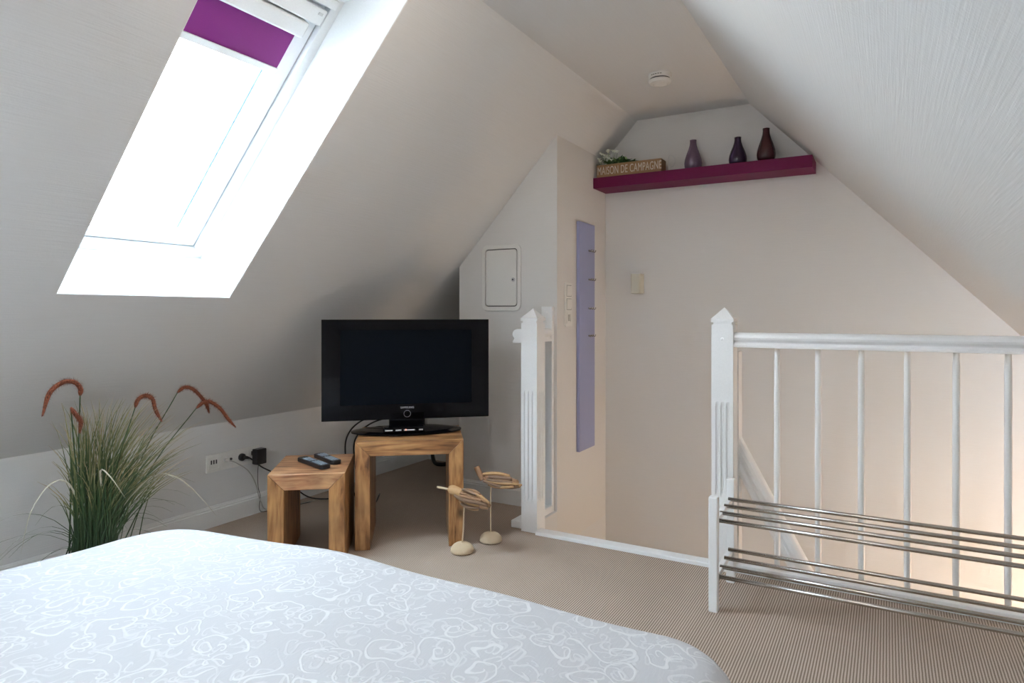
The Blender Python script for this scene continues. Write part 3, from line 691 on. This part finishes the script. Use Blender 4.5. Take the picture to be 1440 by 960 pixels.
# ------------------------------------------------------------------ smoke detector
sd = thing('smoke_detector', 'round white smoke detector on the flat ceiling', 'smoke detector', (-0.965, 3.16, ZC))
obj('base', lathe(BM(), [(0, 0), (0.053, 0), (0.055, -0.004), (0.055, -0.022), (0.052, -0.024), (0, -0.024)], n=40), M_plastic, sd)
obj('grille', lathe(BM(), [(0, -0.0235), (0.048, -0.0235), (0.048, -0.031), (0, -0.031)], n=40), M_dark, sd)
obj('cover', lathe(BM(), [(0, -0.0305), (0.054, -0.0305), (0.054, -0.036), (0.049, -0.046), (0.034, -0.051), (0.030, -0.049), (0, -0.050)], n=40), M_plastic, sd)
for k in range(5):
    a = math.radians(-118+12*k)
    obj('vent_slot', box(-0.004, 0.004, -0.0005, 0.001, -0.0155, -0.0125, T(0.055*math.cos(a), 0.055*math.sin(a), 0)@RZ(a+PI/2)), M_dark, sd)
obj('indicator', lathe(BM(), [(0, -0.0495), (0.002, -0.0495), (0.002, -0.0505), (0, -0.0505)], c=(0.032*0.5, -0.036, 0.004), n=10), M_dark, sd)

# ------------------------------------------------------------------ wall lamp on gable
wl = thing('wall_lamp', 'small cream up and down wall lamp on the gable wall above the stairs', 'wall lamp', (-1.302, YG, 1.168))
P = rrect(0.062, 0.076, 0.012, 4); Pi = rrect(0.052, 0.066, 0.008, 4)
obj('shade', ring(BM(), [(x, y-0.042, 0) for x, y in P], [(x, y-0.042, 0) for x, y in Pi], (0, 0, 0.116)), M_cream, wl, bevel=0.001)
obj('socket', box(-0.012, 0.012, -0.060, -0.002, 0.045, 0.07), M_dark, wl)

# ------------------------------------------------------------------ lilac coat board with hooks
cb = thing('coat_rack', 'tall narrow lilac coat board with four steel hooks beside the gable corner', 'coat rack', (XC, 3.52, 0.27))
obj('board', box(0.001, 0.020, -0.110, 0.111, 0, 1.297), M_lilac, cb, bevel=0.0015)
for z in (1.412, 1.246, 1.079, 0.921):
    z -= 0.27; hk = obj('hook', box(0.0195, 0.024, 0.015, 0.085, z-0.006, z+0.003), M_steel, cb, bevel=0.001)
    for y in (0.022, 0.050, 0.078):
        obj('prong', tube(BM(), catmull([(0.022, y, z-0.003), (0.031, y, z-0.006), (0.038, y, z-0.003), (0.040, y, z+0.006)], 4), 0.0028, 8), M_steel, hk, smooth=True)

# ------------------------------------------------------------------ switch panel, triple
sw = thing('light_switch', 'vertical triple cream switch and socket plate beside the lilac board', 'light switch', (XC, 3.292, 1.097))
Pl = rrect(0.086, 0.238, 0.006, 3); obj('plate', slab(BM(), [(0.0005, x, z) for x, z in Pl], (0.009, 0, 0)), M_plastic, sw, bevel=0.002)
for z in (0.075, 0.002):
    k_ = obj('rocker', slab(BM(), [(0.009, -0.028, z-0.028), (0.009, -0.028, z+0.028), (0.014, -0.028, z+0.028), (0.0105, -0.028, z-0.028)], (0, 0.056, 0)), M_plastic, sw, bevel=0.001)
    obj('shadow_gap', ring(BM(), [(0.0092, y, z+q) for y, q in ((-0.0305, -0.0305), (0.0305, -0.0305), (0.0305, 0.0305), (-0.0305, 0.0305))], [(0.0092, y, z+q) for y, q in ((-0.0288, -0.0288), (0.0288, -0.0288), (0.0288, 0.0288), (-0.0288, 0.0288))], (0.0006, 0, 0)), M_dark, sw)
obj('outlet_insert', ring(BM(), [(0.0095, x, z-0.072) for x, z in rrect(0.060, 0.060, 0.004, 3)], [(0.0095, x, z-0.072) for x, z in rrect(0.040, 0.046, 0.012, 3)], (0.003, 0, 0)), M_plastic, sw)
obj('outlet_recess', box(0.0088, 0.0098, -0.014, 0.014, -0.090, -0.054), M_greycab, sw)

# ------------------------------------------------------------------ fuse box door
fb = thing('fuse_box', 'white metal fuse box door with rounded corners and a lock, on the column', 'fuse box', (-1.861, YC, 1.246))
o4 = rrect(0.248, 0.366, 0.032, 6); i4 = rrect(0.206, 0.318, 0.018, 6)
obj('frame', ring(BM(), [(x, 0, z) for x, z in o4], [(x, 0, z) for x, z in i4], (0, -0.012, 0)), M_plastic, fb, bevel=0.003)
obj('shadow_gap', slab(BM(), [(x, -0.001, z) for x, z in rrect(0.210, 0.322, 0.02, 6)], (0, -0.002, 0)), M_dark, fb)
obj('door', slab(BM(), [(x, -0.002, z) for x, z in rrect(0.197, 0.309, 0.016, 6)], (0, -0.009, 0)), M_plastic, fb, bevel=0.0015)
lk = obj('lock', lathe(BM(), [(0, 0), (0.011, 0), (0.011, 0.004), (0.008, 0.006), (0, 0.006)], n=24, mtx=T(0.078, -0.010, -0.012)@RX(PI/2)), M_alu, fb)
obj('keyhole', lathe(BM(), [(0, 0.0055), (0.0045, 0.0055), (0.0045, 0.0072), (0, 0.0072)], n=16, mtx=T(0.078, -0.010, -0.012)@RX(PI/2)), M_dark, lk)

# ------------------------------------------------------------------ knee wall sockets, plugs, cables
so = thing('socket_strip', 'four gang white socket strip on the knee wall beneath the slope', 'socket', (XK, 2.220, 0.311))
Pl = rrect(0.312, 0.086, 0.004, 3); obj('plate', slab(BM(), [(0.0005, x, z) for x, z in Pl], (0.009, 0, 0)), M_plastic, so, bevel=0.002)
for k, y in enumerate((-0.117, -0.039, 0.039, 0.117)):
    g = obj('insert', ring(BM(), [(0.009, y+x, z) for x, z in rrect(0.060, 0.060, 0.004, 3)], [(0.009, y+x, z) for x, z in rrect(0.054, 0.054, 0.004, 3)], (0.0025, 0, 0)), M_plastic, so)
    if k == 0:
        for q in (-0.014, 0.0, 0.014): obj('slot', box(0.0093, 0.0102, y+q-0.0035, y+q+0.0035, -0.004, 0.016), M_dark, g)
    if k == 1: obj('port', lathe(BM(), [(0, 0), (0.006, 0), (0.006, 0.006), (0, 0.006)], n=14, mtx=T(0.009, y+0.018, 0.004)@RY(PI/2)), M_dark, g)
pl = thing('aerial_cable', 'pale grey aerial cable plugged into the socket strip, hanging to the floor', 'cable', (XK+0.0096, 2.168, 0.315))
obj('plug', lathe(BM(), [(0, 0), (0.0085, 0), (0.0085, 0.016), (0.006, 0.028), (0, 0.028)], n=16, mtx=RY(PI/2)), M_plastic, pl, smooth=True)
obj('lead', tube(BM(), catmull([(0.024, 0, 0), (0.04, 0.025, -0.012), (0.045, 0.10, -0.070), (0.035, 0.155, -0.15), (0.03, 0.19, -0.25), (0.035, 0.25, -0.309), (0.10, 0.5, -0.311)]), 0.0026, 7), M_greycab, pl, smooth=True)
pp = thing('power_plug', 'round black mains plug with cable in the third socket', 'plug', (XK+0.0096, 2.262, 0.312))
obj('plug_body', lathe(BM(), [(0, 0), (0.019, 0), (0.019, 0.012), (0.014, 0.018), (0, 0.018)], n=24, mtx=RY(PI/2)), M_black, pp, smooth=False)
obj('strain_relief', tube(BM(), [(0.012, 0.0, 0), (0.0115, 0.024, -0.005), (0.0105, 0.044, -0.012)], [0.010, 0.008, 0.005], 10), M_black, pp, smooth=True)
obj('lead', tube(BM(), catmull([(0.0105, 0.043, -0.012), (0.0105, 0.08, -0.040), (0.011, 0.12, -0.075), (0.03, 0.18, -0.115), (0.06, 0.25, -0.17), (0.12, 0.36, -0.28), (0.25, 0.55, -0.306)]), 0.0038, 8), M_black, pp, smooth=True)
ad = thing('power_adapter', 'square black plug-in power adapter in the last socket, thin cable dangling', 'adapter', (XK+0.0096, 2.335, 0.311))
obj('pins', box(0, 0.023, -0.012, 0.012, 0.0, 0.02), M_black, ad)
obj('housing', box(0.022, 0.064, -0.026, 0.034, -0.044, 0.036), M_black, ad, bevel=0.005)
obj('lead', tube(BM(), catmull([(0.040, 0, -0.042), (0.038, -0.003, -0.10), (0.024, 0.012, -0.17), (0.024, 0.024, -0.22), (0.024, 0.020, -0.285), (0.03, 0.045, -0.305), (0.05, 0.15, -0.308), (0.1, 0.3, -0.308)]), 0.0016, 6), M_black, ad, smooth=True)
tvc = thing('television_cable', 'pair of black cables looping down behind the television stand', 'cable', (-2.30, 2.56, 0))
obj('lead', tube(BM(), catmull([(0.20, 0.06, 0.60), (0.09, 0.02, 0.545), (-0.02, -0.02, 0.505), (-0.085, -0.045, 0.44), (-0.105, -0.05, 0.35), (-0.11, -0.01, 0.18), (-0.13, 0.10, 0.008), (-0.3, 0.3, 0.006)]), 0.0042, 8), M_black, tvc, smooth=True)
obj('lead', tube(BM(), catmull([(0.23, 0.09, 0.62), (0.13, 0.05, 0.54), (0.02, 0.0, 0.49), (-0.045, -0.025, 0.43), (-0.065, -0.03, 0.35), (-0.07, 0.01, 0.18), (-0.10, 0.14, 0.008), (-0.25, 0.38, 0.006)]), 0.0042, 8), M_black, tvc, smooth=True)
# cable bundle behind the table near the gable
cc = tag(obj('cable_bundle', tube(BM(), catmull([(-2.80, 3.78, 0.11), (-2.74, 3.72, 0.03), (-2.68, 3.70, 0.012), (-2.60, 3.72, 0.03), (-2.54, 3.76, 0.09), (-2.56, 3.79, 0.10)]), 0.014, 8), M_black, smooth=True), 'black cable coil on the floor at the foot of the gable wall behind the tables', 'cable')

# ------------------------------------------------------------------ ornamental grass
gr = thing('ornamental_grass', 'tall artificial grass with drooping rust plumes standing against the knee wall', 'potted grass', (-2.56, 1.36, 0))
obj('pot', lathe(BM(), [(0, 0), (0.085, 0), (0.105, 0.14), (0.11, 0.15), (0.10, 0.15), (0.09, 0.12), (0, 0.12)], n=28), M_pot, gr)
rnd = random.Random(11)
def ribbon(bm, pts, wd, lay, t0=0.0, t1=1.0):
    n = len(pts); prev = None
    side = Vector((rnd.uniform(-.4, .4), 1, rnd.uniform(-.2, .2))).normalized()
    for i, p in enumerate(pts):
        s = i/(n-1); w_ = wd*(1-s**2.2)*0.5+0.00025
        d = (pts[min(i+1, n-1)]-pts[max(i-1, 0)]).normalized(); a = (side-d*side.dot(d)).normalized()
        nn = a.cross(d)*w_*0.35
        tri = [bm.verts.new(p-a*w_), bm.verts.new(p+nn), bm.verts.new(p+a*w_)]
        for v in tri: v[lay] = t0+(t1-t0)*s
        if prev:
            for j in range(2): bm.faces.new((prev[j], prev[j+1], tri[j+1], tri[j]))
        prev = tri
def blade_pts(ty, tz, tx, droop, k=7):
    b0 = Vector((rnd.gauss(0, 0.022), rnd.gauss(0, 0.035), 0.12)); tip = Vector((tx, ty, tz))
    c1 = b0+Vector((0.1*(tip.x-b0.x), 0.22*(tip.y-b0.y), 0.5*(tz-0.12))); c2 = Vector((tip.x*0.6, b0.y+(tip.y-b0.y)*0.62, tz-0.10*(tz-.12)+droop))
    out = []
    for i in range(k):
        t = i/(k-1); out.append(b0*(1-t)**3+3*c1*t*(1-t)**2+3*c2*t*t*(1-t)+tip*t**3)
    return out
b = BM(); lay = b.verts.layers.float.new('tip')
for k in range(400):
    q = rnd.random()
    if q < 0.40: ty = rnd.gauss(-0.03, 0.055); tz = rnd.uniform(0.40, 0.74); dr = 0
    elif q < 0.85: ty = rnd.gauss(0.17, 0.09); tz = rnd.uniform(0.38, 0.72)-0.12*max(0, ty-0.2); dr = 0.0
    else: ty = rnd.uniform(0.2, 0.42); tz = rnd.uniform(0.38, 0.62); dr = 0.02
    lim = (tz-0.503)/M+XK+0.04+2.56   # keep clear of the slope
    tx = rnd.gauss(0.02, 0.06); tx = max(tx, lim if tz > 0.45 else -0.25)
    ribbon(b, blade_pts(ty, tz, tx, dr), rnd.uniform(0.0028, 0.0056), lay, rnd.uniform(-.1, .15), rnd.uniform(0.6, 1.15))
for k in range(26):  # thin arching side blades
    sg = rnd.choice((-1, 1, 1)); ty = sg*rnd.uniform(0.15, 0.40); tz = rnd.uniform(0.12, 0.36)
    tx = rnd.uniform(-0.2, 0.10)
    p0 = Vector((0, 0, 0.14)); pts = [p0*(1-t)**2+2*Vector((tx*.5, ty*0.45, tz+0.15))*t*(1-t)+Vector((tx, ty, tz))*t*t for t in [i/8 for i in range(9)]]
    ribbon(b, pts, 0.0018, lay, 0.1, 0.5)
me_o = obj('blades', b, M_blade, gr); me_o['kind'] = 'stuff'
for pts in ([(0, -0.03, 0.30), (0.02, -0.09, 0.44), (0.02, -0.15, 0.455), (0.04, -0.22, 0.38), (0.05, -0.255, 0.25)],
            [(0.02, 0.03, 0.35), (0.06, -0.005, 0.475), (0.08, 0.02, 0.45), (0.09, 0.07, 0.36)],
            [(0.0, 0.05, 0.25), (0.03, 0.20, 0.40), (0.05, 0.30, 0.385), (0.06, 0.40, 0.28), (0.08, 0.46, 0.19)]):
    b = BM(); lay = b.verts.layers.float.new('tip'); ribbon(b, catmull(pts, 4), 0.006, lay); obj('arching_blade', b, M_paleblade, gr)
def plume(stem0, pts, rad=0.0165):
    g = Vector((2.56, -1.36, 0)); P = catmull([Vector(p)+g for p in pts], 7)
    s = obj('stem', tube(BM(), catmull([stem0, (Vector(stem0)*0.45+P[0]*0.55)+Vector((0.0, -0.01, 0.03)), P[0]], 5), 0.0022, 6), M_leaf, gr)
    b = BM(); n = len(P); tube(b, P, [rad*0.48*min(1, 0.5+i/6)*min(1, 0.35+(n-1-i)/8) for i in range(n)], 8)
    for k in range(850):
        i = rnd.uniform(0, n-1.001); a = int(i); p = P[a].lerp(P[a+1], i-a); d = (P[a+1]-P[a]).normalized()
        v = Vector((rnd.gauss(0, 1), rnd.gauss(0, 1), rnd.gauss(0, 1))); v = (v-d*v.dot(d)).normalized()
        s_ = min(1, 0.5+i/6)*min(1, 0.35+(n-1-i)/8); e = p+v*rad*s_*rnd.uniform(0.7, 1.30)+d*0.007; sd_ = v.cross(d)*0.0011
        b.faces.new((b.verts.new(p+sd_), b.verts.new(p-sd_), b.verts.new(e)))
    obj('seed_plume', b, M_rust, gr)
plume((0, -0.03, 0.15), [(-2.5, 1.286, 0.757), (-2.5, 1.287, 0.782), (-2.5, 1.268, 0.805), (-2.5, 1.232, 0.810), (-2.5, 1.188, 0.777), (-2.5, 1.165, 0.700)])
plume((0, -0.01, 0.15), [(-2.47, 1.240, 0.722), (-2.47, 1.256, 0.695), (-2.47, 1.272, 0.670), (-2.47, 1.270, 0.632)], 0.014)
plume((0, 0.03, 0.15), [(-2.5, 1.484, 0.690), (-2.5, 1.495, 0.718), (-2.5, 1.523, 0.731), (-2.5, 1.552, 0.715), (-2.5, 1.565, 0.67), (-2.5, 1.590, 0.622)], 0.0155)
plume((0, 0.04, 0.15), [(-2.55, 1.690, 0.722), (-2.55, 1.722, 0.741), (-2.55, 1.762, 0.728), (-2.55, 1.800, 0.690), (-2.55, 1.825, 0.655), (-2.55, 1.836, 0.622)], 0.0145)
plume((0, 0.04, 0.15), [(-2.52, 1.755, 0.652), (-2.52, 1.79, 0.672), (-2.52, 1.825, 0.668), (-2.52, 1.87, 0.635), (-2.52, 1.905, 0.59), (-2.52, 1.945, 0.545)], 0.0145)

# ------------------------------------------------------------------ bed
bed = thing('bed', 'mattress base beneath the patterned bedspread', 'bed', (-1.037, 0.13, 0))
obj('mattress', box(-0.74, 0.74, -0.99, 0.99, 0.20, 0.415), M_mattress, bed, bevel=0.03)
obj('box_base', box(-0.72, 0.72, -0.97, 0.97, 0.08, 0.199), M_mattress, bed, bevel=0.01)
for sx in (-1, 1):
    for sy in (-1, 1): obj('foot', box(sx*0.66-0.02, sx*0.66+0.02, sy*0.9-0.02, sy*0.9+0.02, 0, 0.081), M_dark, bed)
def bedspread():
    x0, x1, y0, y1, zt, zb, r = -1.848, -0.200, -1.05, 1.280, 0.455, 0.05, 0.080
    b = BM(); uvl = b.loops.layers.uv.new('UVMap')
    cx, cy = (x0+x1)/2, (y0+y1)/2; hx, hy = (x1-x0)/2, (y1-y0)/2
    nx, ny = 90, 120
    # grid over parameter square, beyond the top it drops down the side
    drop = zt-zb
    def f(s, t):
        # s,t are arc coordinates measured from the centre
        ax, ay = abs(s), abs(t)
        def prof(a, h):
            # returns (horizontal, down)
            e = h-r
            if a <= e: return a, 0
            q = a-e; arc = r*PI/2
            if q < arc: th = q/r; return e+r*math.sin(th), r*(1-math.cos(th))
            return h+0.02*min(1, (q-arc)/drop), r+(q-arc)
        X, dx = prof(ax, hx); Y, dy = prof(ay, hy)
        cr = 0.10 if s < 0 else 0.09   # rounded plan corner
        if X > hx-cr-r and Y > hy-cr-r:
            kx, ky = X-(hx-cr-r), Y-(hy-cr-r); R_ = cr+r
            m = max(kx, ky); L = math.hypot(kx, ky)
            if L > 1e-6: X, Y = hx-cr-r+kx*m/L, hy-cr-r+ky*m/L
        dn = max(dx, dy)
        if dx > 0 and dy > 0: dn = min(drop, max(dx, dy))
        X = math.copysign(X, s); Y = math.copysign(Y, t)
        z = zt-min(dn, drop)
        nz = 0.0035*math.sin(5.1*s+2.2*t)+0.003*math.sin(7.7*t-3.1*s+1)+0.0025*math.sin(13*s+9*t)
        if dn > r: wv = 0.008*math.sin((s+t)*22)*min(1, (dn-r)/0.2); X += math.copysign(wv, s) if dx >= dy else 0; Y += math.copysign(wv, t) if dy > dx else 0
        return (cx+X, cy+Y-((0.023*(cx+X+1.3)+0.098*(max(0, -1.15-cx-X)/0.65)**1.5) if Y > 0 else 0), z+nz*(1 if dn < r else 0.3))
    ext = r*PI/2-r+drop-r
    S_ = [(-hx-ext)+(2*(hx+ext))*i/nx for i in range(nx+1)]; T_ = [(-hy-ext)+(2*(hy+ext))*j/ny for j in range(ny+1)]
    V = [[b.verts.new(f(s, t)) for t in T_] for s in S_]
    for i in range(nx):
        for j in range(ny):
            fc = b.faces.new((V[i][j], V[i+1][j], V[i+1][j+1], V[i][j+1]))
            for lp, (a, c) in zip(fc.loops, ((i, j), (i+1, j), (i+1, j+1), (i, j+1))): lp[uvl].uv = (S_[a], T_[c])
    bmesh.ops.remove_doubles(b, verts=b.verts, dist=0.0004)
    return b
tag(obj('bedspread', bedspread(), M_jac, smooth=True), 'pale grey bedspread with white scroll pattern covering the bed in front', 'bedspread')

# ------------------------------------------------------------------ lamps outside the view
def pendant(name, loc, label, energy, col, r=0.06):
    t = thing(name, label, 'lamp', loc)
    obj('canopy', lathe(BM(), [(0, 0), (0.05, 0), (0.05, -0.02), (0, -0.02)], n=24), M_white, t)
    obj('shade', lathe(BM(), [(0.03, -0.02), (0.05, -0.05), (0.075, -0.10), (0.072, -0.10), (0.047, -0.05), (0.027, -0.021)], n=24), M_white, t)
    l = light(name+'_bulb', 'POINT', (0, 0, -0.10), energy*LAMPS, col, r); l.parent = t; return t
pendant('stairwell_lamp', (1.2, 3.35, -0.35), 'lamp in the stairwell below the railing', 30, (1.0, 0.74, 0.50), 0.12)
pendant('unseen_ceiling_lamp', (-0.95, 1.45, ZC), 'white ceiling lamp above the foot of the bed, nearest the skylight', 8, (1.0, 0.84, 0.66), 0.045)
pendant('unseen_ceiling_lamp', (-0.95, -0.7, ZC), 'added unseen fill lamp above the head of the bed', 15, (1.0, 0.95, 0.92), 0.12)  # added lamp out of view, fills the room from behind the camera
